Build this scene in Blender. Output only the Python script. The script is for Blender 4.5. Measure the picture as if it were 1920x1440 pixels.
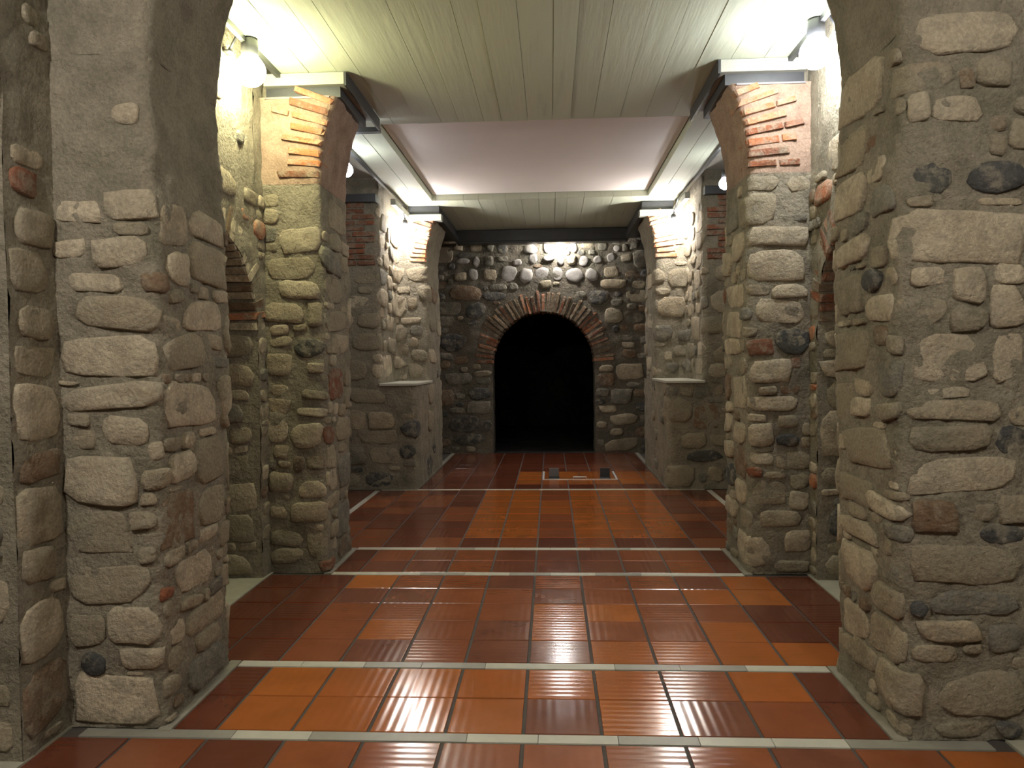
import bpy, bmesh, math, random
import numpy as np
from mathutils import Vector, Matrix, noise

for o in list(bpy.data.objects):
    bpy.data.objects.remove(o, do_unlink=True)
scene = bpy.context.scene
C = scene.collection

# ------------------------------------------------------------------ camera
FOCAL_PX, YAW, PITCH, ROLL = 1400.5, 0.05273, 0.03203, 0.01157
cam_data = bpy.data.cameras.new('camera')
cam_data.sensor_width = 36.0
cam_data.lens = 36.0 * FOCAL_PX / 1920.0
cam_data.clip_start = 0.05
cam = bpy.data.objects.new('camera', cam_data)
C.objects.link(cam)
cam.matrix_world = (Matrix.Translation((0.127, 0.0, 1.5))
                    @ Matrix.Rotation(YAW, 4, 'Z')
                    @ Matrix.Rotation(math.pi / 2 - PITCH, 4, 'X')
                    @ Matrix.Rotation(-ROLL, 4, 'Z'))
scene.camera = cam

# ------------------------------------------------------------------ world and exposure
world = bpy.data.worlds.new('world')
scene.world = world
world.use_nodes = True
world.node_tree.nodes['Background'].inputs['Color'].default_value = (0.02, 0.02, 0.022, 1)
world.node_tree.nodes['Background'].inputs['Strength'].default_value = 0.3
vs = scene.view_settings
vs.view_transform = 'Standard'
vs.look = 'None'
vs.gamma = 1.0
vs.use_curve_mapping = False
vs.exposure = 0.87
# bulb radiance: side lamps of the near bay (behind the camera), bays one and two, far niches, back wall
WARM, COOL = (1.0, 0.98, 0.62), (0.93, 0.96, 1.0)
GLOW = {'bay0': 640, 'bay1L': 100, 'bay1R': 90, 'bay2': 45, 'bay3': 250, 'back': 480}

random.seed(7)
# ------------------------------------------------------------------ materials
def _new(name):
    m = bpy.data.materials.new(name)
    m.use_nodes = True
    nt = m.node_tree
    return m, nt, nt.nodes['Principled BSDF']

def _n(nt, typ, **kw):
    n = nt.nodes.new(typ)
    for k, v in kw.items():
        if k in n.inputs:
            n.inputs[k].default_value = v
        else:
            setattr(n, k, v)
    return n

def _mix(nt, fac, a, b, mode='MIX'):
    n = nt.nodes.new('ShaderNodeMix')
    n.data_type = 'RGBA'
    n.blend_type = mode
    for sock, v in ((n.inputs[0], fac), (n.inputs[6], a), (n.inputs[7], b)):
        if hasattr(v, 'default_value') or hasattr(v, 'links'):
            nt.links.new(v, sock)
        elif isinstance(v, (int, float)):
            sock.default_value = v
        else:
            sock.default_value = (*v, 1)
    return n.outputs[2]

def _ramp(nt, sock, lo, hi):
    n = nt.nodes.new('ShaderNodeMapRange')
    nt.links.new(sock, n.inputs[0])
    n.inputs[1].default_value = lo
    n.inputs[2].default_value = hi
    return n.outputs[0]

def _noise(nt, vec, scale, detail=4, rough=0.6):
    n = _n(nt, 'ShaderNodeTexNoise', Scale=scale, Detail=detail, Roughness=rough)
    nt.links.new(vec, n.inputs['Vector'])
    return n.outputs['Fac']

def rubble(name, ca, cb, cc, rough=0.95, bump=0.75, fine=42, dist=0.025, stain=(0.10, 0.10, 0.065), stain_amt=0.5, smear=0.0):
    """Weathered stone or mortar: ca/cb vary from piece to piece, cc in blotches, plus stains."""
    m, nt, b = _new(name)
    pos = nt.nodes.new('ShaderNodeNewGeometry').outputs['Position']
    rnd = nt.nodes.new('ShaderNodeObjectInfo').outputs['Random']
    col = _mix(nt, rnd, ca, cb)
    blot = _ramp(nt, _noise(nt, pos, 7, 5), 0.42, 0.68)
    col = _mix(nt, blot, col, cc)
    st = _ramp(nt, _noise(nt, pos, 2.3, 6, 0.7), 0.50, 0.72)
    sm = nt.nodes.new('ShaderNodeMath'); sm.operation = 'MULTIPLY'
    nt.links.new(st, sm.inputs[0]); sm.inputs[1].default_value = stain_amt
    col = _mix(nt, sm.outputs[0], col, stain)
    if smear:                           # lime mortar left on the face of the piece
        sr = nt.nodes.new('ShaderNodeMath'); sr.operation = 'MULTIPLY'
        nt.links.new(_ramp(nt, _noise(nt, pos, 13, 7, 0.68), 0.49, 0.60), sr.inputs[0]); sr.inputs[1].default_value = smear
        col = _mix(nt, sr.outputs[0], col, (0.30, 0.26, 0.19))
    sp = _ramp(nt, _noise(nt, pos, 70, 3, 0.7), 0.25, 0.75)
    g = nt.nodes.new('ShaderNodeMapRange')
    nt.links.new(sp, g.inputs[0]); g.inputs[3].default_value = 0.74; g.inputs[4].default_value = 1.22
    cm = nt.nodes.new('ShaderNodeCombineColor')
    for i in range(3): nt.links.new(g.outputs[0], cm.inputs[i])
    col = _mix(nt, 1.0, col, cm.outputs[0], 'MULTIPLY')
    nt.links.new(col, b.inputs['Base Color'])
    b.inputs['Roughness'].default_value = rough
    b.inputs['Specular IOR Level'].default_value = 0.25
    h1 = _noise(nt, pos, fine, 6, 0.65)
    h2 = _noise(nt, pos, fine * 0.22, 4, 0.6)
    ad = nt.nodes.new('ShaderNodeMath'); ad.operation = 'ADD'
    nt.links.new(h1, ad.inputs[0]); nt.links.new(h2, ad.inputs[1])
    bp = _n(nt, 'ShaderNodeBump', Strength=bump, Distance=dist)
    nt.links.new(ad.outputs[0], bp.inputs['Height'])
    nt.links.new(bp.outputs[0], b.inputs['Normal'])
    return m

def plain(name, col, rough=0.6, metal=0.0, var=0.15, scale=20, bump=0.1):
    m, nt, b = _new(name)
    pos = nt.nodes.new('ShaderNodeNewGeometry').outputs['Position']
    f = _noise(nt, pos, scale, 4)
    nt.links.new(_mix(nt, f, [c * (1 - var) for c in col], [min(1, c * (1 + var)) for c in col]), b.inputs['Base Color'])
    b.inputs['Roughness'].default_value = rough
    b.inputs['Metallic'].default_value = metal
    if bump:
        bp = _n(nt, 'ShaderNodeBump', Strength=bump, Distance=0.01)
        nt.links.new(f, bp.inputs['Height']); nt.links.new(bp.outputs[0], b.inputs['Normal'])
    return m

def tile_mat(name, ca, cb):
    """Glazed extruded clay tile with fine ridges, turned one way or the other from tile to tile."""
    m, nt, b = _new(name)
    geo = nt.nodes.new('ShaderNodeNewGeometry')
    pos = geo.outputs['Position']
    rnd = nt.nodes.new('ShaderNodeObjectInfo').outputs['Random']
    col = _mix(nt, rnd, ca, cb)
    f = _ramp(nt, _noise(nt, pos, 5, 5), 0.3, 0.75)
    col = _mix(nt, f, col, [c * 0.72 for c in ca])
    nt.links.new(col, b.inputs['Base Color'])
    rr = nt.nodes.new('ShaderNodeMapRange')
    nt.links.new(_noise(nt, pos, 9, 4), rr.inputs[0]); rr.inputs[3].default_value = 0.09; rr.inputs[4].default_value = 0.2
    nt.links.new(rr.outputs[0], b.inputs['Roughness'])
    b.inputs['Specular IOR Level'].default_value = 0.75
    sep = nt.nodes.new('ShaderNodeSeparateXYZ'); nt.links.new(pos, sep.inputs[0])
    ml = nt.nodes.new('ShaderNodeMath'); ml.operation = 'MULTIPLY'; nt.links.new(rnd, ml.inputs[0]); ml.inputs[1].default_value = 13.7
    fr = nt.nodes.new('ShaderNodeMath'); fr.operation = 'FRACT'; nt.links.new(ml.outputs[0], fr.inputs[0])
    gt = nt.nodes.new('ShaderNodeMath'); gt.operation = 'GREATER_THAN'; nt.links.new(fr.outputs[0], gt.inputs[0]); gt.inputs[1].default_value = 0.5
    mx = nt.nodes.new('ShaderNodeMix'); mx.data_type = 'FLOAT'
    nt.links.new(gt.outputs[0], mx.inputs[0]); nt.links.new(sep.outputs[0], mx.inputs[2]); nt.links.new(sep.outputs[1], mx.inputs[3])
    fq = nt.nodes.new('ShaderNodeMath'); fq.operation = 'MULTIPLY'; nt.links.new(mx.outputs[0], fq.inputs[0]); fq.inputs[1].default_value = 2 * math.pi / 0.041
    sn = nt.nodes.new('ShaderNodeMath'); sn.operation = 'SINE'; nt.links.new(fq.outputs[0], sn.inputs[0])
    nz = nt.nodes.new('ShaderNodeMath'); nz.operation = 'MULTIPLY_ADD'
    nt.links.new(_noise(nt, pos, 7, 0), nz.inputs[0]); nz.inputs[1].default_value = 2.0; nt.links.new(sn.outputs[0], nz.inputs[2])
    bp = _n(nt, 'ShaderNodeBump', Strength=0.055, Distance=0.003)
    nt.links.new(nz.outputs[0], bp.inputs['Height']); nt.links.new(bp.outputs[0], b.inputs['Normal'])
    return m

def board_mat(name, ca, cb):
    m, nt, b = _new(name)
    pos = nt.nodes.new('ShaderNodeNewGeometry').outputs['Position']
    rnd = nt.nodes.new('ShaderNodeObjectInfo').outputs['Random']
    mp = nt.nodes.new('ShaderNodeMapping'); nt.links.new(pos, mp.inputs[0]); mp.inputs['Scale'].default_value = (16, 1.1, 16)
    gr = _noise(nt, mp.outputs[0], 1.0, 5, 0.6)
    col = _mix(nt, rnd, ca, cb)
    col = _mix(nt, _ramp(nt, gr, 0.58, 0.85), col, [c * 0.75 for c in ca])
    nt.links.new(col, b.inputs['Base Color'])
    b.inputs['Roughness'].default_value = 0.75
    bp = _n(nt, 'ShaderNodeBump', Strength=0.45, Distance=0.01)
    nt.links.new(gr, bp.inputs['Height']); nt.links.new(bp.outputs[0], b.inputs['Normal'])
    return m

def glow_mat(name, col, strength):
    m, nt, b = _new(name)
    b.inputs['Base Color'].default_value = (1, 1, 1, 1)
    b.inputs['Emission Color'].default_value = (*col, 1)
    b.inputs['Emission Strength'].default_value = strength
    return m

M = {
    'mortar': rubble('lime_mortar', (0.30, 0.26, 0.19), (0.30, 0.26, 0.19), (0.22, 0.19, 0.138), bump=0.9, fine=38, dist=0.03, stain=(0.115, 0.11, 0.07), stain_amt=0.6),
    'mortar_red': rubble('reddish_mortar', (0.34, 0.235, 0.17), (0.34, 0.235, 0.17), (0.24, 0.16, 0.115), bump=0.7, fine=38, dist=0.02, stain_amt=0.3),
    't': rubble('tan_stone', (0.44, 0.36, 0.245), (0.25, 0.215, 0.15), (0.28, 0.23, 0.155), smear=0.6),
    'p': rubble('pale_stone', (0.54, 0.455, 0.325), (0.43, 0.365, 0.26), (0.38, 0.31, 0.215), stain_amt=0.25, smear=0.55),
    'g': rubble('grey_stone', (0.23, 0.21, 0.165), (0.17, 0.16, 0.13), (0.17, 0.15, 0.115), smear=0.6),
    'd': rubble('dark_stone', (0.075, 0.073, 0.07), (0.11, 0.105, 0.095), (0.06, 0.06, 0.055), smear=0.6),
    'b': rubble('brown_stone', (0.22, 0.15, 0.09), (0.17, 0.125, 0.085), (0.20, 0.12, 0.07), smear=0.6),
    'r': rubble('red_brick', (0.27, 0.095, 0.045), (0.20, 0.08, 0.045), (0.22, 0.13, 0.09), smear=0.6),
    'o': rubble('orange_brick', (0.46, 0.19, 0.085), (0.36, 0.13, 0.06), (0.38, 0.25, 0.17), stain_amt=0.25, smear=0.55),
    'w': rubble('river_cobble', (0.36, 0.33, 0.29), (0.27, 0.25, 0.22), (0.30, 0.28, 0.25), bump=0.25, stain_amt=0.2),
    'mortar_dark': rubble('dark_mortar', (0.16, 0.135, 0.10), (0.16, 0.135, 0.10), (0.11, 0.10, 0.075), bump=0.8, fine=38, dist=0.03),  # darker mortar tone, used on the back wall
    'black': rubble('black_passage_stone', (0.020, 0.019, 0.018), (0.015, 0.015, 0.015), (0.012, 0.012, 0.012)),  # near-black colour keeps the passage lining dark
    'cement': plain('smooth_cement', (0.36, 0.34, 0.26), 0.8, scale=12, var=0.2),
    'grout': plain('grey_grout', (0.06, 0.05, 0.042), 0.8, scale=30, var=0.3),
    'edge': plain('mortar_edge', (0.27, 0.245, 0.19), 0.85, scale=22, var=0.3, bump=0.3),
    'marble': plain('white_marble', (0.47, 0.45, 0.37), 0.35, scale=14, var=0.18, bump=0.03),
    'marble2': plain('grey_marble', (0.28, 0.265, 0.22), 0.35, scale=14, var=0.2, bump=0.03),
    'orange': tile_mat('orange_clay_tile', (0.42, 0.125, 0.026), (0.36, 0.10, 0.025)),
    'red': tile_mat('red_clay_tile', (0.29, 0.085, 0.030), (0.235, 0.07, 0.03)),
    'brown': tile_mat('brown_clay_tile', (0.19, 0.062, 0.036), (0.22, 0.075, 0.036)),
    'maroon': tile_mat('maroon_clay_tile', (0.16, 0.045, 0.022), (0.125, 0.038, 0.022)),
    'board': board_mat('boarded_concrete', (0.57, 0.605, 0.465), (0.525, 0.555, 0.43)),
    'slab': plain('slab_concrete', (0.40, 0.39, 0.33), 0.85, scale=8),
    'white': plain('white_plaster', (0.86, 0.80, 0.765), 0.9, scale=3, var=0.04, bump=0.03),
    'conc': plain('cap_concrete', (0.30, 0.295, 0.25), 0.7, scale=16, var=0.1),
    'steel': plain('dark_painted_steel', (0.035, 0.036, 0.038), 0.4, scale=20, var=0.3, bump=0.05),
    'wood': plain('dark_stained_timber', (0.03, 0.028, 0.024), 0.38, scale=12, var=0.4, bump=0.2),
    'alu': plain('brushed_aluminium', (0.62, 0.62, 0.60), 0.4, 0.3, scale=30, var=0.08, bump=0.03),
    'grey': plain('grey_metal', (0.17, 0.16, 0.16), 0.5, 0.2),
    'socket_dark': plain('painted_socket_dark', (0.012, 0.012, 0.012), 0.8),  # shallow hatch pan; black colour stands in for the dark socket depth
}

# ------------------------------------------------------------------ helpers
def link(o, parent=None):
    C.objects.link(o)
    if parent is not None:
        o.parent = parent
    return o

def mk(name, verts, faces, mat, parent=None, smooth=True):
    me = bpy.data.meshes.new(name)
    me.from_pydata([tuple(v) for v in verts], [], faces)
    if smooth:
        me.polygons.foreach_set('use_smooth', [True] * len(me.polygons))
    me.materials.append(M[mat] if isinstance(mat, str) else mat)
    me.update()
    return link(bpy.data.objects.new(name, me), parent)

def thing(name, label, cat, loc=(0, 0, 0), group=None):
    o = bpy.data.objects.new(name, None)
    o.empty_display_size = 0.1
    o.location = loc
    C.objects.link(o)
    o['label'] = label; o['category'] = cat
    if group: o['group'] = group
    return o

def structure(o):
    o['kind'] = 'structure'
    return o

BOXF = [(0, 3, 2, 1), (4, 5, 6, 7), (0, 1, 5, 4), (1, 2, 6, 5), (2, 3, 7, 6), (3, 0, 4, 7)]
def boxv(x0, x1, y0, y1, z0, z1):
    if x0 > x1: x0, x1 = x1, x0
    return [(x0, y0, z0), (x1, y0, z0), (x1, y1, z0), (x0, y1, z0), (x0, y0, z1), (x1, y0, z1), (x1, y1, z1), (x0, y1, z1)]

def box(name, b, mat, parent=None, off=(0, 0, 0), bevel=0.0):
    v = [(p[0] - off[0], p[1] - off[1], p[2] - off[2]) for p in boxv(*b)]
    o = mk(name, v, BOXF, mat, parent, smooth=False)
    if bevel:
        bm = bmesh.new(); bm.from_mesh(o.data)
        bmesh.ops.bevel(bm, geom=bm.edges[:], offset=bevel, segments=1, affect='EDGES')
        bm.to_mesh(o.data); bm.free()
    return o

def boxes(name, bl, mat, parent=None):
    v, f = [], []
    for b in bl:
        k = len(v); v += boxv(*b); f += [tuple(i + k for i in q) for q in BOXF]
    return mk(name, v, f, mat, parent, smooth=False)

def lathe(prof, n=20, M4=None):
    v, f = [], []
    for r, z in prof:
        for i in range(n):
            a = 2 * math.pi * i / n
            v.append(Vector((r * math.cos(a), r * math.sin(a), z)))
    for j in range(len(prof) - 1):
        for i in range(n):
            f.append((j * n + i, j * n + (i + 1) % n, (j + 1) * n + (i + 1) % n, (j + 1) * n + i))
    f.append(tuple(range(n))[::-1]); f.append(tuple(range((len(prof) - 1) * n, len(prof) * n)))
    if M4: v = [M4 @ p for p in v]
    return v, f

def tube(pts, r, n=10):
    pts = [Vector(p) for p in pts]
    v, f = [], []
    for i, p in enumerate(pts):
        d = (pts[min(i + 1, len(pts) - 1)] - pts[max(i - 1, 0)]).normalized()
        a = d.cross(Vector((0.31, 0.17, 0.93))).normalized(); b = d.cross(a)
        for k in range(n):
            t = 2 * math.pi * k / n
            v.append(p + a * (r * math.cos(t)) + b * (r * math.sin(t)))
    for j in range(len(pts) - 1):
        for k in range(n):
            f.append((j * n + k, j * n + (k + 1) % n, (j + 1) * n + (k + 1) % n, (j + 1) * n + k))
    f.append(tuple(range(n))[::-1]); f.append(tuple(range((len(pts) - 1) * n, len(pts) * n)))
    return v, f

# ------------------------------------------------------------------ masonry surfaces
class Strip:
    """A vertical masonry face that follows a plan polyline with rounded corners; u runs along it."""
    def __init__(self, pts, sgn, rad=0.05, deform=None, seed=0, wob=0.012):
        pts = [Vector((p[0], p[1])) for p in pts]
        path = [pts[0]]
        for i in range(1, len(pts) - 1):
            a = (pts[i - 1] - pts[i]).normalized(); b = (pts[i + 1] - pts[i]).normalized()
            r = min(rad, (pts[i - 1] - pts[i]).length * 0.45, (pts[i + 1] - pts[i]).length * 0.45)
            for k in range(7):
                t = k / 6
                path.append((1 - t) ** 2 * (pts[i] + a * r) + 2 * t * (1 - t) * pts[i] + t * t * (pts[i] + b * r))
        path.append(pts[-1])
        self.p = np.array([[q.x, q.y] for q in path])
        seg = np.diff(self.p, axis=0)
        ln = np.hypot(seg[:, 0], seg[:, 1])
        self.u = np.concatenate([[0], np.cumsum(ln)])
        tn = np.zeros_like(self.p)
        d = seg / ln[:, None]
        tn[0], tn[-1] = d[0], d[-1]
        tn[1:-1] = d[:-1] + d[1:]
        tn /= np.hypot(tn[:, 0], tn[:, 1])[:, None]
        self.nrm = np.stack([tn[:, 1], -tn[:, 0]], 1) * (-sgn)
        self.L = self.u[-1]
        self.deform, self.seed, self.wob = deform, seed, wob
    def P(self, u, z, h=0.0):
        h = h + self.wob * noise.noise((u * 2.1 + self.seed * 7.3, z * 1.7, self.seed)) + 0.5 * self.wob * noise.noise((u * 6.3, z * 5.1 + self.seed * 3.1, 2.0))
        x = np.interp(u, self.u, self.p[:, 0]); y = np.interp(u, self.u, self.p[:, 1])
        nx = np.interp(u, self.u, self.nrm[:, 0]); ny = np.interp(u, self.u, self.nrm[:, 1])
        x += nx * h; y += ny * h
        if self.deform: x, y = self.deform(x, y, z)
        return Vector((x, y, z))

class Plane:
    """Flat masonry face: origin, direction of u in plan, outward normal in plan."""
    def __init__(self, org, du, nrm, seed=0, wob=0.012):
        self.o, self.d, self.n, self.seed, self.wob = org, du, nrm, seed, wob
    def P(self, u, z, h=0.0):
        h = h + self.wob * noise.noise((u * 2.1 + self.seed * 7.3, z * 1.7, self.seed))
        return Vector((self.o[0] + self.d[0] * u + self.n[0] * h, self.o[1] + self.d[1] * u + self.n[1] * h, z))

def mortar_h(p, amp):
    q = p * 9.0
    return amp * (noise.noise(q) + 0.6 * noise.noise(q * 2.7) + 0.35 * noise.noise(q * 6.1))

def mortar_grid(S, us, z_of, nz, amp=0.014):
    """Rough mortar skin: columns us, each with nz+1 rows between z_of(u)."""
    v, f = [], []
    for u in us:
        z0, z1 = z_of(u)
        for j in range(nz + 1):
            z = z0 + (z1 - z0) * j / nz
            p = S.P(u, z, 0)
            v.append(S.P(u, z, mortar_h(p, amp)))
    n = nz + 1
    for i in range(len(us) - 1):
        for j in range(nz):
            f.append((i * n + j, (i + 1) * n + j, (i + 1) * n + j + 1, i * n + j + 1))
    return v, f

def stone_mesh(S, rng, u, z, w, h, prot, n=12, expo=3.2, rot=0.0, jit=0.10):
    v = []
    cr, sr = math.cos(rot), math.sin(rot)
    ph = rng.random() * 6.28
    rad = []
    off = rng.uniform(0, 100)
    tu, tz = rng.uniform(-0.35, 0.35), rng.uniform(-0.35, 0.35)
    if expo > 2.5:                      # roughly hewn block: a rectangle with knocked-off corners
        cor = []
        for sx, sy in ((1, 1), (-1, 1), (-1, -1), (1, -1)):
            x = sx * rng.uniform(0.84, 1.06); y = sy * rng.uniform(0.80, 1.06)
            if rng.random() < 0.6:
                a, b = rng.uniform(0.15, 0.5), rng.uniform(0.2, 0.7)
                two = [(x, y - sy * b), (x - sx * a, y)]
                cor += two if sx * sy > 0 else two[::-1]
            else:
                cor.append((x, y))
        cor = [(x * w / 2, y * h / 2) for x, y in cor]
        ls = [math.hypot(cor[i][0] - cor[i - 1][0], cor[i][1] - cor[i - 1][1]) for i in range(len(cor))]
        tot = sum(ls); d0 = rng.uniform(0, tot / n)
        raw = []
        for k in range(n):
            d = (d0 + tot * k / n) % tot
            i = 0
            while d > ls[i]:
                d -= ls[i]; i += 1
            t = d / max(1e-6, ls[i]); a, b = cor[i - 1], cor[i]
            raw.append((a[0] + (b[0] - a[0]) * t, a[1] + (b[1] - a[1]) * t))
        for k in range(n):
            j = 1 + rng.uniform(-0.06, 0.03)
            rad.append((raw[k][0] * j, raw[k][1] * j))
    for i in range(n if not rad else 0):
        a = 2 * math.pi * (i + 0.5) / n
        c, s = math.cos(a), math.sin(a)
        r = (abs(c) ** expo + abs(s) ** expo) ** (-1 / expo)
        r *= 1 + jit * (rng.random() * 2 - 1.2) + 0.05 * math.sin(2 * a + ph)
        rad.append((r * c * w / 2, r * s * h / 2))
    for k, (sc, hh) in enumerate(((1.0, -0.022), (0.985, prot * 0.55), (0.90, prot * 0.95), (0.48, prot))):
        for x, y in rad:
            x, y = x * sc, y * sc
            X, Y = x * cr - y * sr, x * sr + y * cr
            hx = hh
            if k:
                hx += prot * (tu * x / w + tz * y / h) * 1.2 + 0.011 * noise.noise((X * 10 + off, Y * 10, off))
            v.append(S.P(u + X, max(0.004, z + Y), hx))
    v.append(S.P(u, z, prot * 1.02))
    f = []
    for k in range(3):
        for i in range(n):
            f.append((k * n + i, k * n + (i + 1) % n, (k + 1) * n + (i + 1) % n, (k + 1) * n + i))
    for i in range(n):
        f.append((3 * n + i, 3 * n + (i + 1) % n, 4 * n))
    return v, f

def pack(rng, W, z0, z1, sizes, marks=(), blocked=None, cap=300, cell=0.012, gap=1):
    """Rubble packing: throw rectangles from large to small into free cells and let them grow to fit."""
    nx, nz = int(W / cell), int((z1 - z0) / cell)
    occ = np.zeros((nx, nz), bool)
    if blocked is not None:
        for i in range(nx):
            for j in range(nz):
                if blocked((i + 0.5) * cell, z0 + (j + 0.5) * cell): occ[i, j] = True
    out = []
    for (u, z, w, h, t) in marks:
        a, b = int((u - w / 2) / cell), int((u + w / 2) / cell)
        c, d = int((z - h / 2 - z0) / cell), int((z + h / 2 - z0) / cell)
        occ[max(0, a):max(0, b), max(0, c):max(0, d)] = True
        out.append((u, z, w, h, t))
    for (w0, w1, h0, h1, tries) in sizes:
        for _ in range(tries):
            if len(out) >= cap: return out
            w = max(2, int(rng.uniform(w0, w1) / cell)); h = max(2, int(rng.uniform(h0, h1) / cell))
            if w >= nx or h >= nz: continue
            a = rng.randrange(0, nx - w); c = rng.randrange(0, nz - h)
            b, d = a + w, c + h
            if occ[a:b, c:d].any(): continue
            for _k in range(max(2, w // 3)):
                if a > 0 and not occ[a - 1, c:d].any(): a -= 1
                if b < nx and not occ[b, c:d].any(): b += 1
            for _k in range(max(2, h // 3)):
                if c > 0 and not occ[a:b, c - 1].any(): c -= 1
                if d < nz and not occ[a:b, d].any(): d += 1
            occ[a:b, c:d] = True
            g = gap * cell * 0.5
            out.append(((a + b) / 2 * cell, z0 + (c + d) / 2 * cell, (b - a) * cell - g, (d - c) * cell - g, None))
    return out

def pick(rng, table):
    r = rng.random() * sum(w for _, w in table)
    for t, w in table:
        r -= w
        if r <= 0: return t
    return table[-1][0]

RUBBLE = (('t', 58), ('p', 20), ('g', 9), ('d', 2), ('b', 7), ('r', 2))
def lay_stones(S, rng, lst, parent, table=RUBBLE, prot=(0.004, 0.023), n=14, expo=(2.8, 7.0), skip=None, name='stone', cz=None):
    for (u, z, w, h, t) in lst:
        if skip and t is None and skip(u, z, rng): continue
        mark = t is not None
        if t == 't' and rng.random() < 0.3: t = 'p'
        t = t or pick(rng, table)
        e = 2.2 if t in ('d', 'w') else rng.uniform(*expo)
        p = rng.uniform(*prot) * (1.15 if mark else 1.0)
        if min(w, h) < 0.06: p *= 0.7
        v, f = stone_mesh(S, rng, u, z, w, h, p, n=n, expo=e, rot=rng.uniform(-0.09, 0.09))
        mk(name, v, f, t, parent)

# irregular handmade bricks: a few worn shapes that all the arches share
BRICKS = {}
def brick_templates():
    rng = random.Random(3)
    for t in ('o', 'r', 'p', 'b'):
        BRICKS[t] = []
        for k in range(6):
            bm = bmesh.new()
            bmesh.ops.create_cube(bm, size=1.0)
            bmesh.ops.bevel(bm, geom=bm.edges[:], offset=0.06, segments=1, affect='EDGES')
            for vv in bm.verts:
                vv.co += Vector((rng.uniform(-0.03, 0.03), rng.uniform(-0.03, 0.03), rng.uniform(-0.07, 0.07)))
            me = bpy.data.meshes.new('brick'); bm.to_mesh(me); bm.free()
            me.materials.append(M[t]); BRICKS[t].append(me)
brick_templates()

def brick(parent, rng, frame, length, depth, thick, t='o'):
    """frame: 4x4 whose x is the brick's length, y its depth, z its thickness."""
    o = bpy.data.objects.new('brick', rng.choice(BRICKS[t]))
    link(o, parent)
    o.matrix_basis = frame @ Matrix.Diagonal((length, depth, thick, 1))
    return o

def radial_frame(S, uc, zc, ang, r, h):
    """Frame on a face S with x pointing outwards along the radius at angle ang (from +u), centred r out, h proud."""
    p = S.P(uc + r * math.cos(ang), zc + r * math.sin(ang), h)
    U = Vector((S.d[0], S.d[1], 0)); N = Vector((S.n[0], S.n[1], 0)); Z = Vector((0, 0, 1))
    X = U * math.cos(ang) + Z * math.sin(ang)
    T = -U * math.sin(ang) + Z * math.cos(ang)
    m = Matrix((X, N, T)).transposed().to_4x4()
    m.translation = p
    return m

# ------------------------------------------------------------------ key measures (metres)
T = 0.3154                        # tile pitch
IN, WALL, RECESS = 1.475, 1.89, 2.75
SPR, RAD = 2.77, 1.48             # transverse arches: springing height and radius
SOF = 3.52                        # ceiling soffit
P1, P2, P3 = (2.95, 3.63), (5.20, 5.89), (8.60, 10.72)
P3U, LEDGE = 9.70, 1.24
BACK, FRONT = 11.95, -3.2
STRIPS = [2.873, 3.575, 5.152, 5.850, 8.560]
SW = 0.074

# ------------------------------------------------------------------ floor
floor = structure(boxes('floor', [(-2.9, 2.9, FRONT - 0.3, 12.3, -0.25, -0.005)], 'grout'))
_tile_cache = {}
def tile_mesh(w, d, mat):
    key = (round(w, 3), round(d, 3), mat)
    if key not in _tile_cache:
        a, b, e = w / 2, d / 2, 0.0015
        v = [(-a, -b, -0.012), (a, -b, -0.012), (a, b, -0.012), (-a, b, -0.012),
             (-a, -b, -0.003), (a, -b, -0.003), (a, b, -0.003), (-a, b, -0.003),
             (-a + e, -b + e, 0), (a - e, -b + e, 0), (a - e, b - e, 0), (-a + e, b - e, 0)]
        f = [(8, 9, 10, 11)]
        for i in range(4):
            j = (i + 1) % 4
            f += [(i, j, 4 + j, 4 + i), (4 + i, 4 + j, 8 + j, 8 + i)]
        me = bpy.data.meshes.new('tile'); me.from_pydata(v, [], f); me.materials.append(M[mat]); me.update()
        _tile_cache[key] = me
    return _tile_cache[key]

trng = random.Random(21)
def tile_colour(zone, r, k):
    q = trng.random()
    if zone == 'band1':
        tab = [{-5: 'maroon', 0: 'brown', 2: 'brown', 3: 'red', 4: 'maroon'}, {-5: 'maroon', 2: 'red', 4: 'maroon'}][r]
        return tab.get(k, 'orange')
    if zone == 'bay1':
        if k <= -5 or k >= 5: return 'maroon'
        if r == 0: return {-4: 'red', -3: 'brown', -2: 'red', -1: 'brown', 0: 'brown'}.get(k, 'orange')
        if k >= 4 and r in (1, 2): return 'maroon'
        return 'red' if q < 0.5 else ('brown' if q < 0.7 else 'orange')
    if zone == 'band2':
        return 'maroon' if k in (-5, 4) else ('red' if q < 0.6 else 'brown')
    if zone == 'bay2':
        if k <= -3 or k >= 4 or r == 0: return 'maroon' if q < 0.55 else 'red'
        return 'red' if (k == 0 and q < 0.7) else 'orange'
    if zone == 'far':
        if r == 0: return 'maroon' if q < 0.7 else 'brown'
        return 'orange' if (r <= 3 and k >= -1) else ('maroon' if q < 0.6 else 'brown')
    if k <= -4: return 'maroon' if q < 0.6 else 'red'
    return 'red' if q < 0.6 else ('brown' if q < 0.8 else 'orange')

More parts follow.
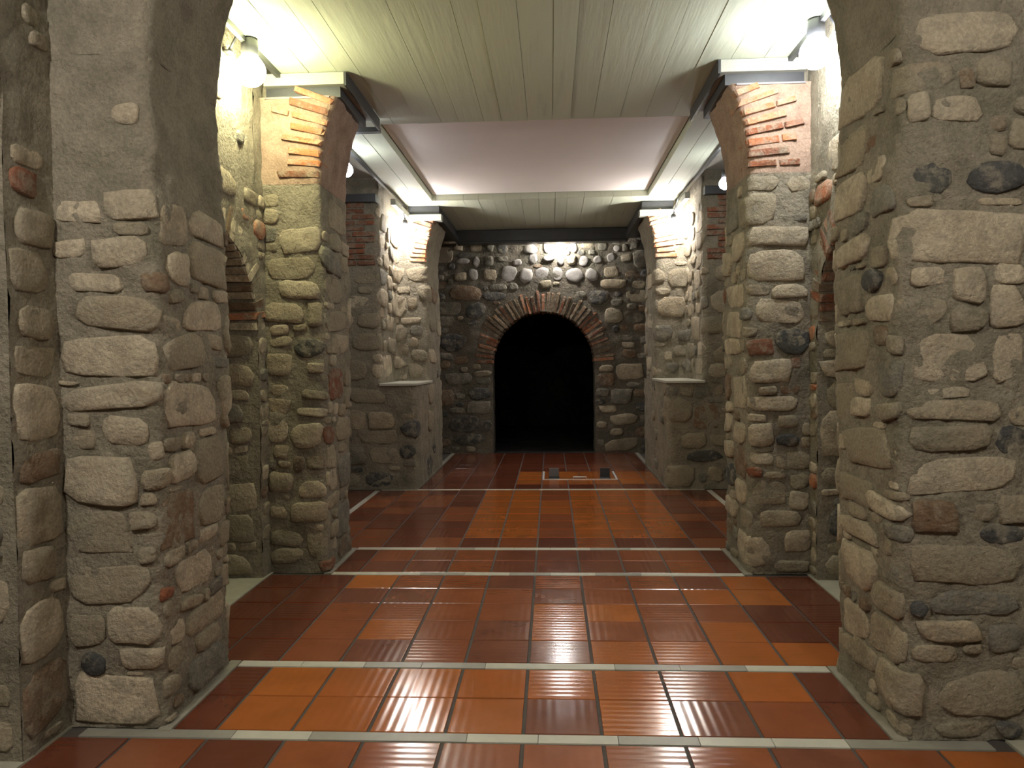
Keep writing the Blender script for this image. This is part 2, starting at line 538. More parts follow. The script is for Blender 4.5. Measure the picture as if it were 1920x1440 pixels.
stuff_v, stuff_f = [], []
def rows(zone, y0, y1, n, half, pieces=True):
    p = (y1 - y0) / n
    for r in range(n):
        ya, yb = y0 + r * p + 0.005, y0 + (r + 1) * p - 0.005
        for k in range(-6, 6):
            xa, xb = max(k * T + 0.007, -half), min((k + 1) * T - 0.007, half)
            if xb - xa < 0.03: continue
            if zone == 'far' and r in (2, 3) and 0 <= k <= 2: continue       # the floor hatch sits here
            c = tile_colour(zone, r, k)
            if pieces(r) if callable(pieces) else pieces:
                o = link(bpy.data.objects.new('tile', tile_mesh(xb - xa, yb - ya, c)), floor)
                o.location = ((xa + xb) / 2, (ya + yb) / 2, trng.uniform(-0.0006, 0.0006))
                o.rotation_euler = (trng.gauss(0, 0.0012), trng.gauss(0, 0.0012), 0)
            else:
                i = len(stuff_v)
                stuff_v.extend(boxv(xa, xb, ya, yb, -0.012, 0)); stuff_f.extend([tuple(a + i for a in q) for q in BOXF])
S1, S2, S3, S4, S5 = STRIPS
rows('bay0', S1 - 2 * T, S1, 2, 1.87)
rows('bay0', S1 - 18 * T, S1 - 2 * T, 16, 1.87, False)
rows('band1', S1 + SW, S2, 2, 1.44)
rows('bay1', S2 + SW, S3, 5, 1.87)
rows('band2', S3 + SW, S4, 2, 1.44)
rows('bay2', S4 + SW, S5, 8, 1.87)
rows('far', S5 + SW, BACK + 0.02, 10, 1.43, lambda r: r < 7)
for s in (-1, 1):                     # tiled floor of the recesses beside bay two
    for i in range(8):
        for k in range(3):
            j = len(stuff_v); a = S4 + SW + i * 0.3295; b = 1.935 + k * 0.272
            stuff_v.extend(boxv(s * b, s * (b + 0.262), a + 0.005, a + 0.3245, -0.012, 0)); stuff_f.extend([tuple(n_ + j for n_ in q) for q in BOXF])
so = mk('tile', stuff_v, stuff_f, 'maroon', floor, smooth=False); so['kind'] = 'stuff'

# white stone strips set across the floor at every pier, one piece to a tile
srng = random.Random(5)
for i, y in enumerate(STRIPS):
    half = 1.44 if i in (1, 2, 3) else (1.80 if i == 0 else 1.86)
    x = -half
    while x < half - 0.02:
        x2 = min(half, x + srng.choice([T, T, T, T * 0.9, T * 2]))
        box('border_strip', (x + 0.001, x2 - 0.0015, y + 0.005, y + SW - 0.005, -0.012, 0.001),
            'marble2' if srng.random() < 0.3 else 'marble', floor)
        x = x2
# pale strips along the recess thresholds, mortar fillets at the pier feet
for s in (-1, 1):
    y = S4 + SW + 0.1
    while y < S5 - 0.05:
        y2 = min(S5, y + 2 * T)
        box('border_strip', (s * 1.872, s * 1.93, y + 0.001, y2 - 0.002, -0.012, 0.001), 'marble', floor)
        y = y2
    for (ya, yb) in (P1, P2, (P3[0], BACK)):
        box('mortar_fillet', (s * 1.445, s * 1.50, ya - 0.02, yb + 0.01, -0.02, 0.004), 'edge', floor)
    for (ya, yb) in ((FRONT, P1[0]), (P1[1], P2[0])):
        box('cement_ledge', (s * 1.873, s * RECESS, ya, yb, -0.02, 0.006), 'cement', floor)

# ------------------------------------------------------------------ ceiling
ceiling = structure(boxes('ceiling', [(-1.74, 1.74, FRONT, BACK + 0.2, SOF + 0.087, SOF + 0.30), (-3.0, 3.0, FRONT - 0.2, BACK + 0.4, 3.98, 4.15)], 'slab'))
crng = random.Random(11)
PX, PY0, PY1 = 1.355, 6.37, 9.43
def planks(x0, x1, y0, y1):
    x = x0
    while x < x1 - 0.01:
        x2 = x + crng.choice([0.20, 0.21, 0.19, 0.15, 0.22])
        if x1 - x2 < 0.07: x2 = x1
        dz = crng.uniform(-0.002, 0.002)
        v = boxv(x + 0.0012, x2 - 0.0012, y0 + 0.001, y1 - 0.001, SOF + dz, SOF + 0.086)
        t = crng.uniform(-0.002, 0.002)
        v[0] = (v[0][0], v[0][1], v[0][2] + t); v[3] = (v[3][0], v[3][1], v[3][2] + t)
        mk('plank', v, BOXF, 'board', ceiling, smooth=False)
        x = x2
planks(-1.74, 1.74, FRONT, 2.2)
planks(-1.74, 1.74, 2.2, PY0)
planks(-1.74, -PX, PY0, PY1)
planks(PX, 1.74, PY0, PY1)
planks(-1.74, 1.74, PY1, BACK)
box('ceiling_panel', (-PX + 0.012, PX - 0.012, PY0 - 0.02, PY1 - 0.012, SOF + 0.074, SOF + 0.0855), 'white', ceiling)
for s in (-1, 1):
    box('edge_trim', (s * 1.738, s * 1.768, FRONT, BACK - 0.3, SOF - 0.035, SOF + 0.10), 'steel', ceiling)

# ------------------------------------------------------------------ stone piers
def inner(z):
    if z < SPR: return IN + 0.012 * math.sin(z * 2.3 + 0.4)
    return math.sqrt(max(0.1, RAD * RAD - (z - SPR) ** 2)) - 0.005
def pier_deform(s):
    def f(x, y, z):
        w = min(1.0, max(0.0, (WALL + 0.01 - abs(x)) / (WALL + 0.01 - IN)))
        return x + s * (inner(z) - IN) * w, y
    return f

BIG = ((0.22, 0.38, 0.12, 0.19, 260), (0.14, 0.24, 0.08, 0.14, 700), (0.08, 0.15, 0.045, 0.09, 1600), (0.04, 0.08, 0.03, 0.05, 1200))
MID = ((0.20, 0.34, 0.11, 0.18, 240), (0.12, 0.22, 0.07, 0.13, 700), (0.07, 0.13, 0.045, 0.08, 1400))

def springer_bricks(s, yf, yb, parent, rng, depth_rows=3, keep=1.0, gap=(0.020, 0.034)):
    """Brick voussoirs of the cut-off transverse arch above springing height."""
    pl = Plane((0, yf), (1, 0), (0, -1), wob=0)
    ang = 0.015
    D = (yb - yf) / depth_rows
    while ang < 0.375:
        th = rng.uniform(0.038, 0.052)
        da = th / RAD
        a = ang + da / 2
        A = a if s > 0 else math.pi - a
        for k in range(1):
            if rng.random() > keep: continue
            ln = rng.uniform(0.16, 0.30)
            t = 'o' if rng.random() < 0.85 else 'r'
            if k == 1: t = 'r'
            m = radial_frame(pl, 0, SPR, A, RAD + ln / 2 + rng.uniform(-0.004, 0.008), 0)
            m.translation.y = yf + D * (k + 0.5) + (rng.uniform(-0.028, -0.016) if k == 0 else 0.004 if k == depth_rows - 1 else 0)
            brick(parent, rng, m, ln, D * 0.96, th, t)
            if k == 0 and rng.random() < 0.5:
                ln2 = rng.uniform(0.08, 0.14)
                r2 = RAD + ln + 0.02 + ln2 / 2
                m2 = radial_frame(pl, 0, SPR, A, r2, 0); m2.translation.y = yf + D * 0.5 - 0.02
                if SPR + r2 * math.sin(a) < 3.30 and r2 * math.cos(a) + ln2 / 2 < WALL - 0.01: brick(parent, rng, m2, ln2, D * 0.96, th, t)
        ang += da + rng.uniform(*gap) / RAD

def pier(s, yf, yb, label, marks, seed, sizes, du, smear, keep=1.0, outer=WALL + 0.01):
    t = thing('stone_pier', label, 'pier', (s * 1.68, (yf + yb) / 2, 0))
    marks = [(m[0] + outer - 1.9, *m[1:]) for m in marks]
    S = Strip([(s * outer, yf), (s * IN, yf), (s * IN, yb), (s * outer, yb)], s, 0.055, pier_deform(s), seed)
    us = [S.L * i / int(S.L / du) for i in range(int(S.L / du) + 1)]
    v, f = mortar_grid(S, us, lambda u: (0.0, SPR - 0.02), int(2.75 / du))
    mk('mortar_core', v, f, 'mortar', t)
    v, f = mortar_grid(S, us, lambda u: (SPR - 0.02, 3.36), int(0.6 / du), amp=0.009)
    spr = mk('arch_springer', v, f, 'mortar' if yf < 4 else 'mortar_red', t)
    rng = random.Random(seed)
    lst = pack(rng, S.L, 0.01, SPR - 0.03, sizes, [m for m in marks if m[1] < SPR - 0.03], cap=295)
    lay_stones(S, rng, lst, t, skip=smear)
    springer_bricks(s, yf, yb, spr, rng, keep=keep)
    off = Vector(t.location)
    for c in t.children:
        c.location = Vector(c.location) - off
    return t

def smear_top(u, z, rng):       # plastered-over upper part with only some stones showing
    return z > 2.0 and rng.random() < min(0.93, (z - 1.85) * 2.2)
def smear_some(u, z, rng):
    return rng.random() < 0.08 + (0.2 if z > 2.4 else 0)

LM={
"1L": [(0.12, 2.12, 0.19, 0.1, 't'), (0.33, 2.14, 0.21, 0.13, 'p'), (0.28, 1.95, 0.24, 0.13, 'p'), (0.27, 1.71, 0.36, 0.14, 't'), (0.32, 2.51, 0.13, 0.09, 'p'), (0.86, 2.12, 0.34, 0.14, 'p'), (0.81, 1.72, 0.39, 0.15, 't'), (0.58, 1.91, 0.2, 0.16, 't'), (0.64, 1.55, 0.38, 0.17, 't'), (0.23, 1.37, 0.41, 0.11, 'p'), (0.29, 1.23, 0.21, 0.14, 't'), (0.1, 1.2, 0.15, 0.09, 't'), (0.19, 1.03, 0.33, 0.22, 'p'), (0.17, 0.82, 0.28, 0.2, 't'), (0.22, 0.6, 0.38, 0.17, 't'), (0.31, 0.43, 0.25, 0.17, 't'), (0.11, 0.41, 0.16, 0.15, 't'), (0.22, 0.12, 0.39, 0.21, 't'), (0.34, 0.29, 0.19, 0.1, 't'), (0.56, 0.84, 0.27, 0.24, 'b'), (0.87, 0.84, 0.28, 0.19, 't'), (0.84, 0.71, 0.21, 0.07, 'p'), (0.6, 1.06, 0.21, 0.14, 't'), (0.81, 0.34, 0.42, 0.13, 't'), (0.79, 0.1, 0.42, 0.17, 'g'), (0.7, 0.57, 0.37, 0.17, 't')] ,
"1R": [(0.2, 2.72, 0.43, 0.16, 'p'), (0.37, 2.44, 0.08, 0.12, 'p'), (0.31, 2.17, 0.15, 0.12, 'd'), (0.08, 2.17, 0.21, 0.13, 'd'), (0.32, 1.8, 0.13, 0.08, 't'), (0.25, 1.49, 0.31, 0.2, 'p'), (0.04, 1.68, 0.13, 0.18, 't'), (0.03, 1.49, 0.12, 0.2, 't'), (0.1, 2.57, 0.14, 0.12, 't'), (0.81, 2.64, 0.46, 0.24, 'p'), (0.54, 2.13, 0.21, 0.12, 'g'), (0.48, 1.81, 0.1, 0.08, 't'), (0.57, 1.69, 0.24, 0.12, 'p'), (0.87, 1.77, 0.3, 0.2, 't'), (0.82, 1.96, 0.37, 0.12, 'p'), (0.62, 1.81, 0.15, 0.09, 'd'), (0.23, 1.29, 0.35, 0.08, 't'), (0.25, 1.18, 0.31, 0.11, 't'), (0.02, 1.17, 0.11, 0.11, 'd'), (0.19, 1.04, 0.44, 0.14, 'p'), (0.3, 0.88, 0.18, 0.14, 'b'), (0.05, 0.81, 0.17, 0.08, 'd'), (0.19, 0.69, 0.44, 0.17, 't'), (0.15, 0.54, 0.38, 0.1, 'g'), (0.25, 0.43, 0.27, 0.09, 't'), (0.03, 0.4, 0.14, 0.12, 'g'), (0.3, 0.34, 0.19, 0.07, 't'), (0.71, 1.11, 0.49, 0.19, 't'), (0.75, 1.28, 0.2, 0.09, 'p'), (0.83, 0.91, 0.4, 0.12, 't'), (0.81, 0.74, 0.41, 0.09, 't'), (0.82, 0.57, 0.38, 0.2, 't'), (0.75, 0.19, 0.25, 0.12, 't'), (0.87, 0.31, 0.32, 0.16, 't'), (0.55, 0.51, 0.26, 0.13, 't'), (0.49, 0.17, 0.29, 0.19, 't'), (0.55, 0.89, 0.35, 0.08, 'p')] ,
"2L": [(0.26, 2.35, 0.3, 0.19, 'p'), (0.24, 2.01, 0.32, 0.15, 'p'), (0.36, 1.83, 0.1, 0.18, 't'), (0.32, 1.6, 0.23, 0.13, 'd'), (0.36, 1.46, 0.12, 0.08, 'p'), (0.1, 1.3, 0.15, 0.09, 't'), (0.36, 1.27, 0.21, 0.07, 't'), (0.33, 1.15, 0.24, 0.07, 'p'), (0.3, 0.98, 0.24, 0.21, 't'), (0.36, 0.79, 0.15, 0.11, 'b'), (0.24, 0.78, 0.09, 0.12, 'b'), (0.13, 0.78, 0.1, 0.05, 't'), (0.1, 0.65, 0.17, 0.16, 't'), (0.33, 0.6, 0.22, 0.13, 't'), (0.31, 0.44, 0.29, 0.16, 't'), (0.36, 0.2, 0.17, 0.21, 't'), (0.67, 1.8, 0.54, 0.16, 't'), (0.88, 0.99, 0.4, 0.18, 't'), (0.61, 2.23, 0.43, 0.19, 'g')] ,
"2R": [(0.28, 1.4, 0.29, 0.18, 'p'), (0.33, 1.57, 0.18, 0.13, 'r'), (0.11, 1.46, 0.08, 0.08, 'r'), (0.26, 1.18, 0.34, 0.11, 'p'), (0.34, 0.97, 0.18, 0.18, 't'), (0.16, 0.93, 0.16, 0.09, 'd'), (0.12, 0.79, 0.27, 0.14, 't'), (0.34, 0.8, 0.17, 0.08, 't'), (0.29, 0.57, 0.26, 0.18, 't'), (0.22, 0.39, 0.3, 0.12, 't'), (0.21, 1.81, 0.33, 0.17, 'p'), (0.79, 1.58, 0.5, 0.12, 't'), (0.99, 1.46, 0.3, 0.1, 'p'), (1.0, 1.01, 0.3, 0.16, 'p'), (0.65, 0.96, 0.33, 0.18, 'p'), (0.98, 0.8, 0.33, 0.14, 'p'), (0.63, 0.54, 0.32, 0.18, 'p'), (0.92, 0.38, 0.39, 0.13, 'p')] }


pier(-1, *P1, 'nearest rubble stone pier on the left, upper half smeared with mortar', LM['1L'], 31, BIG, 0.02, smear_top, 0.25)
pier(1, *P1, 'nearest rubble stone pier on the right, with a few dark round stones', LM['1R'], 32, BIG, 0.02, smear_some, 0.3, 2.05)
pier(-1, *P2, 'middle left stone pier with orange brick springer beside the glaring lamp', LM['2L'], 33, MID, 0.034, smear_some)
pier(1, *P2, 'middle right stone pier with orange brick springer under its steel beam', LM['2R'], 34, MID, 0.034, smear_some)

def stepped_pier(s, label, seed):
    yf, yb = P3
    t = thing('stone_pier', label, 'pier', (s * 1.7, yf, 0))
    rng = random.Random(seed)
    low = Strip([(s * RECESS, yf), (s * (IN - 0.03), yf), (s * (IN - 0.03), yb), (s * (RECESS), yb)], s, 0.07, None, seed)
    us = np.linspace(0, low.L, int(low.L / 0.05) + 1)
    v, f = mortar_grid(low, us, lambda u: (0.0, LEDGE - 0.015), 25); mk('mortar_core', v, f, 'mortar', t)
    up = Strip([(s * RECESS, yf), (s * 1.86, yf), (s * 1.86, P3U), (s * IN, P3U), (s * IN, yb), (s * (RECESS), yb)], s, 0.05,
               lambda x, y, z: pier_deform(s)(x, y, z) if y > P3U - 0.3 else (x, y), seed + 1)
    us = np.linspace(0, up.L, int(up.L / 0.05) + 1)
    v, f = mortar_grid(up, us, lambda u: (LEDGE - 0.02, 3.62 if u < RECESS - 1.86 + P3U - yf + 0.03 else 3.36), 42); mk('upper_core', v, f, 'mortar', t)
    sz = ((0.22, 0.36, 0.12, 0.2, 160), (0.14, 0.22, 0.09, 0.14, 500), (0.09, 0.15, 0.06, 0.10, 500))
    lst = pack(rng, 2.6, 0.02, LEDGE - 0.03, sz, cap=120, cell=0.02)
    lay_stones(low, rng, lst, t, table=(('t', 40), ('g', 25), ('d', 16), ('b', 10)), n=10,
               skip=lambda u, z, r: u > RECESS - IN + 0.02 and r.random() < 0.7)
    j0, j1 = RECESS - 1.86, RECESS - 1.86 + P3U - yf
    face_end = j1 + 1.86 - IN
    lst = pack(rng, min(face_end + 0.9, up.L), LEDGE + 0.02, 3.32, sz, cap=170, cell=0.02,
               blocked=lambda u, z: (u < j0 - 0.03 and z > 2.6) or (j1 + 0.02 < u and z > SPR - 0.04))
    lay_stones(up, rng, lst, t, table=(('t', 50), ('p', 25), ('g', 12), ('b', 6)), n=10,
               skip=lambda u, z, r: u > face_end and r.random() < 0.75)
    # coursed red brick at the top of the recess jamb
    z = 2.62
    while z < 3.30:
        x = 1.90 + (0.12 if int(z * 100) % 2 else 0.0)
        while x < 2.5:
            L = rng.uniform(0.20, 0.27)
            m = Matrix.Translation((s * (x + L / 2), yf + 0.09, z + 0.026))
            brick(t, rng, m, L, 0.22, 0.052, 'r')
            x += L + 0.015
        z += 0.066
    springer_bricks(s, P3U, P3U + 0.5, t, rng, 2, gap=(0.010, 0.016))
    box('sill', (s * (IN - 0.045), s * 1.87, yf - 0.03, P3U + 0.05, LEDGE - 0.025, LEDGE + 0.005), 'marble', t, bevel=0.004)
    off = Vector(t.location)
    for c in t.children:
        c.location = Vector(c.location) - off
stepped_pier(-1, 'far left stone pier with a pale sill and recessed upper half', 51)
stepped_pier(1, 'far right stone pier with a pale sill and recessed upper half', 52)

# ------------------------------------------------------------------ masonry walls with arches
def arched_wall(name, S, u0, u1, ztop, uc, r, zs, depth, seed, sizes, du=0.05, ring=0.24, brick_t='oor', both=True,
                stone_u=None, cap=250, parent=None, base='mortar', table=RUBBLE, foot=0.0, brick_pitch=0.068, marks=(), extra_block=None, skip=None):
    rng = random.Random(seed)
    V, F = [], []
    def add(v, f):
        k = len(V); V.extend(v); F.extend([tuple(i + k for i in q) for q in f])
    nz = int(ztop / du)
    add(*mortar_grid(S, np.linspace(u0, uc - r, max(2, int((uc - r - u0) / du) + 1)), lambda u: (0, ztop), nz))
    add(*mortar_grid(S, np.linspace(uc + r, u1, max(2, int((u1 - uc - r) / du) + 1)), lambda u: (0, ztop), nz))
    cs = [uc - r * math.cos(math.pi * i / 40) for i in range(41)]
    add(*mortar_grid(S, cs, lambda u: (zs + math.sqrt(max(0, r * r - (u - uc) ** 2)), ztop), max(4, int((ztop - zs - r) / du))))
    # jambs and intrados
    outl = [(uc - r, zs * j / 24) for j in range(25)] + [(uc - r * math.cos(math.pi * i / 40), zs + r * math.sin(math.pi * i / 40)) for i in range(1, 40)] + [(uc + r, zs * (24 - j) / 24) for j in range(25)]
    nd = max(3, int(depth / du))
    v, f = [], []
    for (u, z) in outl:
        for j in range(nd + 1):
            p = S.P(u, z, -depth * j / nd)
            q = mortar_h(p, 0.010) if 0 < j else 0
            d = Vector((u - uc, max(0.0, z - zs)))
            if d.length: d.normalize()
            v.append(S.P(u + d.x * q, z + d.y * q, -depth * j / nd))
    n = nd + 1
    for i in range(len(outl) - 1):
        for j in range(nd):
            f.append((i * n + j, (i + 1) * n + j, (i + 1) * n + j + 1, i * n + j + 1))
    add(v, f)
    o = structure(mk(name, V, F, base)) if parent is None else mk(name, V, F, base, parent)
    root = o if parent is None else parent
    # voussoirs
    cnt = int(math.pi * r / brick_pitch) if brick_t else 0
    for i in range(cnt):
        a = math.pi * (i + 0.5) / cnt
        ln = ring * rng.uniform(0.80, 1.10)
        th = math.pi * r / cnt * rng.uniform(0.66, 0.84)
        t = rng.choice(brick_t)
        dd = depth * 0.5
        for k in range(2 if both else 1):
            m = radial_frame(S, uc, zs, a + rng.uniform(-0.012, 0.012), r + ln / 2 - rng.uniform(0.004, 0.02), -dd * (k + 0.5) + ((rng.uniform(0.000, 0.012) if base == 'mortar' else rng.uniform(0.012, 0.03)) if k == 0 else 0))
            brick(root, rng, m, ln, dd * 0.96, th, t)
    su0, su1 = stone_u or (u0, u1)
    def blocked(u, z):
        U = u + su0
        if abs(U - uc) < r + 0.01 and z < zs: return True
        if z >= zs and math.hypot(U - uc, z - zs) < r + ring * 1.02: return True
        return bool(extra_block and extra_block(U, z))
    class Sh:
        def P(self, u, z, h=0): return S.P(u + su0, z, h)
    lst = pack(rng, su1 - su0, 0.02, ztop - 0.05, sizes, [(u - su0, z, w, h, t) for (u, z, w, h, t) in marks], blocked, cap)
    lay_stones(Sh(), rng, lst, root, table=table, n=12, skip=skip)
    return root, rng

walls = {}
for s, nm in ((-1, 'left'), (1, 'right')):
    S = Plane((s * WALL, 0), (0, 1), (-s, 0), seed=70 + s)
    # bay beside the camera is the first arch, the bay between the first two piers the second
    root, rng = arched_wall('wall_' + nm, S, P1[1] - 0.05, P2[0] + 0.05, 3.96, 4.42, 0.63, 1.72, 0.42, 80 + s, MID, ring=0.20,
                            stone_u=(4.2, P2[0]), brick_t='ppbo' if s < 0 else 'orrb', cap=60, table=(('t', 45), ('p', 18), ('g', 14), ('o', 16), ('b', 8)), skip=lambda u, z, g: z > 2.75 and g.random() < 0.85)
    nb = WALL - 0.01 if s < 0 else 2.03        # the right wall of the near bay stands a little further out
    arched_wall('near_bay', Plane((s * nb, 0), (0, 1), (-s, 0), seed=75 + s), FRONT, P1[0] + 0.05, 3.96, 1.74, 0.93, 2.35, 0.42, 85 + s, MID,
                ring=0.22, stone_u=(2.2, P1[0]), cap=40, parent=root, brick_t=None)
    # far jambs of those arches face the camera: stones below, brick above
    for (yj, zt, mk_, sd) in ((5.05, 1.70, 'j', 1), (2.67, 2.33, 'k', 2)):
        wj = WALL if yj > 4 else nb + 0.01
        J = Strip([(s * (wj + 0.44), yj), (s * (wj + 0.005), yj)], s, 0.02, None, 90 + sd)
        marks = []
        if yj > 4:
            marks = ([(0.28, 1.28, 0.2, 0.08, 'p'), (0.30, 1.0, 0.18, 0.12, 't'), (0.27, 0.78, 0.17, 0.18, 't'), (0.28, 0.36, 0.22, 0.2, 't')] if s < 0
                     else [(0.30, 0.98, 0.26, 0.36, 't'), (0.30, 1.42, 0.25, 0.13, 'p'), (0.30, 1.62, 0.2, 0.12, 'p'), (0.28, 0.40, 0.2, 0.22, 'd'), (0.30, 0.7, 0.24, 0.14, 't')])
        lst = pack(rng, 0.43, 0.02, zt, MID, marks, cap=45)
        lay_stones(J, rng, lst, root, n=12)
    # solid masonry behind: back of the niches, upper walls of the recess beside bay two
    boxes('niche_back', [(s * (WALL + 0.42), s * (WALL + 0.6), P1[1], P2[1], 0, 3.98), (s * (nb + 0.42), s * (nb + 0.6), FRONT, P1[1], 0, 3.98), (s * RECESS, s * (RECESS + 0.2), P2[0], BACK, 0, 3.98)], 'mortar', root)
    boxes('end_masonry', [(s * (WALL - 0.02), s * (RECESS + 0.1), P2[1] - 0.25, P2[1] - 0.02, 0, 3.98), (s * 1.9, s * (RECESS + 0.1), P3[0] + 0.05, P3[0] + 0.3, 3.34, 3.98),
                          (s * (WALL - 0.02), s * (WALL + 0.2), P1[0] + 0.1, P1[1] - 0.1, 0, 3.98), (s * (IN + 0.12), s * 2.0, P2[0] + 0.1, P2[1] - 0.1, 3.0, 3.5)], 'mortar', root)
    box('lintel', (s * 1.86, s * RECESS, P3[0] - 0.10, P3[0] + 0.12, 3.33, 3.42), 'steel', root)
    boxes('recess_soffit', [(s * 1.77, s * RECESS, P2[1] - 0.05, P3[0] + 0.1, 3.62, 3.70)], 'slab', root)
    walls[nm] = root

COB = []
crg = random.Random(99)
x = -1.42
while x < 1.42:                      # row of rounded river stones above the doorway, and looser ones over it
    w = crg.uniform(0.15, 0.30)
    mid = -0.75 < x < 0.75
    COB.append((x + w / 2, 2.86 + crg.uniform(-0.03, 0.03), w, crg.uniform(0.19, 0.28) if mid else crg.uniform(0.12, 0.24), 'w' if mid else crg.choice('wtgb')))
    x += w + crg.uniform(0.02, 0.07)
for zz, h0, h1 in ((3.08, 0.09, 0.18), (3.28, 0.10, 0.19)):
    x = -1.42 + crg.uniform(0, 0.1)
    while x < 1.42:
        w = crg.uniform(0.09, 0.23)
        COB.append((x + w / 2, zz + crg.uniform(-0.035, 0.035), w, crg.uniform(h0, h1), crg.choice('wwwtg') if x > -0.6 else crg.choice('wgtd')))
        x += w + crg.uniform(0.02, 0.10)
SB = Plane((0, BACK), (1, 0), (0, -1), seed=66, wob=0.03)
wall_back, _ = arched_wall('wall_back', SB, -RECESS, RECESS, 3.96, 0.0, 0.82, 1.45, 0.5, 101,
                           ((0.22, 0.36, 0.12, 0.2, 260), (0.13, 0.22, 0.08, 0.13, 900), (0.08, 0.13, 0.05, 0.09, 900)), du=0.045,
                           ring=0.33, brick_t='rrbbo', both=True, stone_u=(-1.75, 1.75), cap=290,
                           base='mortar_dark', table=(('t', 22), ('g', 38), ('d', 26), ('b', 14)), brick_pitch=0.066, marks=COB)
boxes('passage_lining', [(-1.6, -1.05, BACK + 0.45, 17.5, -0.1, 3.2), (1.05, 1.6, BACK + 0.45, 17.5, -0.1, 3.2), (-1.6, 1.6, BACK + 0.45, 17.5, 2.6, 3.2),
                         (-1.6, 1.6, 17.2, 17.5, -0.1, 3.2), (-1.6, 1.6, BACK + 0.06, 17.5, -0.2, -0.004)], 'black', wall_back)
wf = structure(boxes('wall_front', [(-3.0, 3.0, FRONT - 0.3, FRONT, 0, 4.1)], 'mortar'))

# ------------------------------------------------------------------ beams over the piers
def cap_beam(s, yf, yb, label, z0=3.345, bar=False):
    t = thing('cap_beam', label, 'beam', (s * 1.55, (yf + yb) / 2, z0))
    off = t.location
    box('top_plate', (s * 1.29, s * 1.86, yf - 0.02, yb + 0.10, 3.43, SOF - 0.006), 'conc', t, off, 0.003)
    box('web', (s * 1.33, s * 1.86, yf + 0.03, yb + 0.06, 3.357, 3.43), 'steel', t, off)
    box('bottom_flange', (s * 1.40, s * 1.86, yf - 0.005, yb + 0.02, 3.345, 3.357), 'grey', t, off)
    box('side_flange', (s * 1.275, s * 1.29, yf - 0.02, yb + 0.32, 3.42, SOF - 0.006), 'steel', t, off)
    if bar:
        box('cross_bar', (s * 1.29, s * 1.60, yb + 0.36, yb + 0.42, 3.425, 3.465), 'steel', t, off)
        box('hanger', (s * 1.58, s * 1.60, yb + 0.36, yb + 0.42, 3.43, SOF), 'steel', t, off)
cap_beam(-1, *P1, 'steel and concrete beam over the nearest left pier')
cap_beam(1, *P1, 'steel and concrete beam over the nearest right pier')
cap_beam(-1, *P2, 'steel and concrete beam over the middle left pier, black cross bar behind', bar=True)
cap_beam(1, *P2, 'steel and concrete beam over the middle right pier')
for s, side in ((-1, 'left'), (1, 'right')):
    t = thing('cap_beam', 'long dark beam over the far %s pier running to the back wall' % side, 'beam', (s * 1.55, P3U, 3.30))
    off = t.location
    box('upper_rail', (s * 1.31, s * 1.84, P3U + 0.02, BACK - 0.05, 3.40, SOF - 0.006), 'steel', t, off)
    box('face_plate', (s * 1.275, s * 1.70, P3U - 0.03, P3U + 0.10, 3.32, 3.40), 'conc', t, off, 0.003)
    box('side_rail', (s * 1.275, s * 1.33, P3U + 0.10, BACK - 0.05, 3.33, 3.42), 'steel', t, off)
    box('side_face', (s * 1.70, s * 1.76, P3[0] + 0.25, P3U + 0.10, 3.36, 3.43), 'conc', t, off, 0.003)
t = thing('timber_beam', 'dark glossy timber beam across the top of the back wall', 'beam', (0, 11.6, 3.3))
box('beam_body', (-1.31, 1.31, 11.56, 11.70, 3.33, SOF - 0.008), 'wood', t, t.location, 0.008)
box('lower_lath', (-1.30, 1.30, 11.53, 11.73, 3.30, 3.33), 'wood', t, t.location, 0.004)

# ------------------------------------------------------------------ lamps
def lamp(pos, mount, label, glow, col, r=0.058, tilt=(0, 0, -1), group=None):
    """Reflector bulb in a dark cup on a bent arm; pos is the bulb centre, mount the point it is fixed to."""
    p, m = Vector(pos), Vector(mount)
    t = thing('spot_lamp', label, 'lamp', mount)
    d = Vector(tilt).normalized()
    rot = d.to_track_quat('Z', 'Y').to_matrix().to_4x4()
    W = Matrix.Translation(p - m) @ rot
    prof = [(0.0005, r * 1.0)] + [(r * math.sin(a), r * math.cos(a)) for a in [0.25, 0.5, 0.8, 1.1, 1.4, 1.7, 2.0, 2.3]] + [(r * 0.42, -r * 1.05), (r * 0.40, -r * 1.25)]
    v, f = lathe(prof, 20, W); mk('bulb', v, f, glow_mat('lit_bulb', col, glow), t)
    v, f = lathe([(r * 0.50, -r * 0.98), (r * 0.56, -r * 1.0), (r * 0.55, -r * 1.9), (r * 0.40, -r * 2.2), (0.004, -r * 2.25)], 16, W); mk('socket', v, f, 'steel', t)
    e = (p - m) - d * r * 2.2
    mid = Vector((e.x * 0.5, e.y * 0.5, max(e.z, 0) + 0.03))
    v, f = tube([(0, 0, 0), tuple(Vector((0, 0, 0)).lerp(mid, 0.6)), tuple(mid), tuple(mid.lerp(e, 0.6)), tuple(e)], 0.009, 8); mk('arm', v, f, 'steel', t)
    v, f = lathe([(0.035, -0.006), (0.035, 0.006), (0.025, 0.012)], 14); mk('mount_plate', v, f, 'steel', t)
    return t

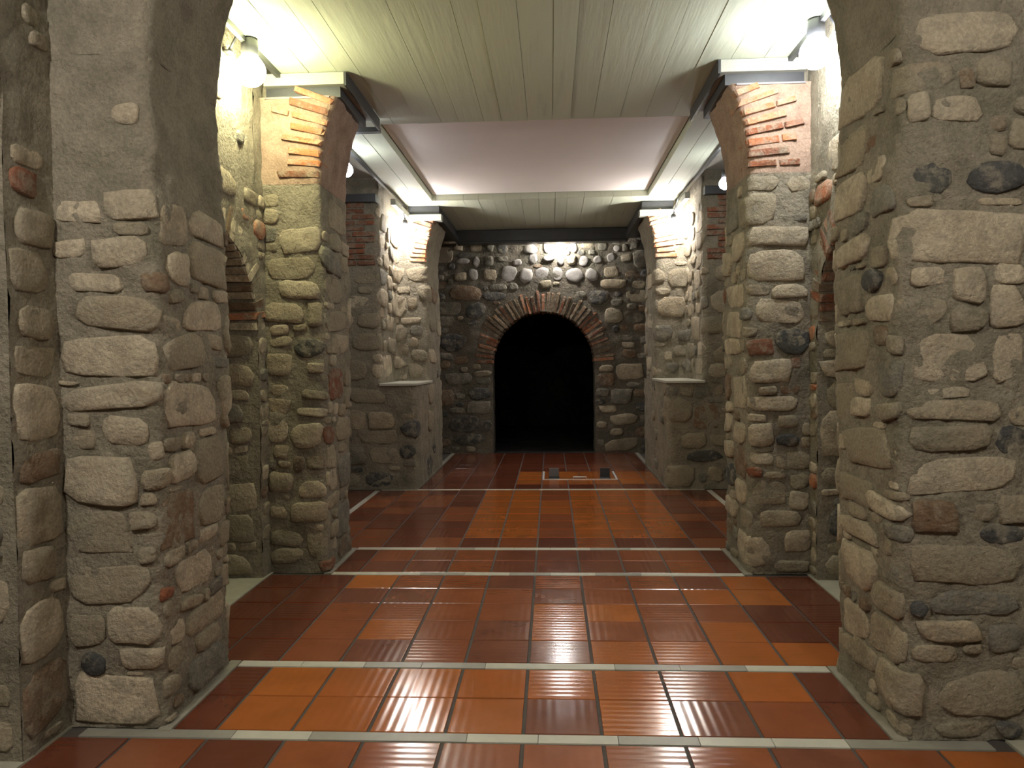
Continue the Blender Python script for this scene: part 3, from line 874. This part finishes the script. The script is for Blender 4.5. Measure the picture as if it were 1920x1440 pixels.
lamp((-1.73, 4.63, 3.32), (-1.87, 4.63, 3.44), 'glaring white lamp at the ceiling edge beside the middle left pier', GLOW['bay1L'], WARM, r=0.095)
lamp((1.73, 4.63, 3.32), (1.87, 4.63, 3.44), 'glaring white lamp at the ceiling edge beside the middle right pier', GLOW['bay1R'], COOL, r=0.095)
lamp((-1.81, 7.1, 3.33), (-2.0, 7.1, 3.60), 'small bright lamp in the left recess behind the middle pier', GLOW['bay2'], COOL, r=0.066)
lamp((1.86, 7.55, 3.22), (2.0, 7.55, 3.60), 'lamp in the right recess peeping past the middle right pier', GLOW['bay2'], COOL)
lamp((-1.70, 9.42, 3.16), (-1.73, 9.2, 3.42), 'lamp washing out the brick springer of the far left pier', GLOW['bay3'], (1, 0.965, 0.94))
lamp((1.66, 9.42, 3.16), (1.73, 9.2, 3.42), 'lamp washing out the brick springer of the far right pier', GLOW['bay3'], (1, 0.965, 0.94))
lamp((0.27, 11.80, 3.34), (0.27, 11.75, 3.50), 'lamp behind the timber beam lighting the river stones', GLOW['back'], (1, 0.97, 0.96), r=0.05)
lamp((-1.66, 0.5, 3.20), (-1.87, 0.5, 3.44), 'lamp on the left wall of the nearest bay', GLOW['bay0'], (1, 0.955, 0.91))
lamp((1.66, 0.5, 3.20), (2.02, 0.5, 3.44), 'lamp on the right wall of the nearest bay', GLOW['bay0'] * 0.7, (1, 0.955, 0.91))
lamp((-1.62, 6.22, 3.40), (-1.60, 6.05, 3.46), 'black spotlight tucked behind the beam of the middle left pier', GLOW['bay2'] * 0.8, COOL, r=0.045)

# thin conduit that feeds the right lamp
v, f = tube([(1.82, 3.4, 3.50), (1.82, 3.9, 3.50), (1.82, 4.3, 3.50), (1.82, 4.45, 3.50)], 0.012, 10)
cd = mk('conduit_pipe', v, f, 'alu'); cd['label'] = 'thin shiny conduit pipe running to the right ceiling lamp'; cd['category'] = 'pipe'

# ------------------------------------------------------------------ floor hatch
h = thing('floor_hatch', 'tiled floor hatch with pale metal edging and two open sockets', 'hatch', (0.473, 9.61, 0))
off = h.location
y0 = S5 + SW; pr = (BACK + 0.02 - y0) / 10
ya, yb = y0 + 2 * pr, y0 + 4 * pr
xa, xb = 0.004, 3 * T - 0.004
box('pan', (xa, xb, ya, yb, -0.012, -0.006), 'socket_dark', h, off)
box('edge_bar', (xa, xb, ya, ya + 0.022, -0.006, 0.006), 'alu', h, off)
box('edge_bar', (xa, xa + 0.022, ya + 0.022, yb, -0.006, 0.006), 'alu', h, off)
box('edge_bar', (xb - 0.022, xb, ya + 0.022, yb, -0.006, 0.006), 'alu', h, off)
s1, s2 = (0.085, 0.215), (0.73, 0.86)
for (a, b) in ((xa + 0.026, s1[0]), (s1[1], 0.472), (0.476, s2[0]), (s2[1], xb - 0.026)):
    box('tile', (a, b - 0.004, ya + 0.026, yb - 0.006, -0.006, 0.001), 'orange', h, off)
for (a, b), c in ((s1, 'grey'), (s2, 'steel')):
    box('tile', (a, b - 0.004, ya + 0.20, yb - 0.006, -0.006, 0.001), 'orange', h, off)
    box('socket_rim', (a, b, ya + 0.195, ya + 0.21, -0.006, 0.008), 'steel', h, off)
    box('lid', (a + 0.003, b - 0.003, ya + 0.205, ya + 0.222, 0.001, 0.115), c, h, off, 0.003)
v, f = tube([(-0.085, -0.2, 0.0), (-0.085, -0.2, 0.016), (0.085, -0.2, 0.016), (0.085, -0.2, 0.0)], 0.008, 8)
mk('handle', v, f, 'alu', h)
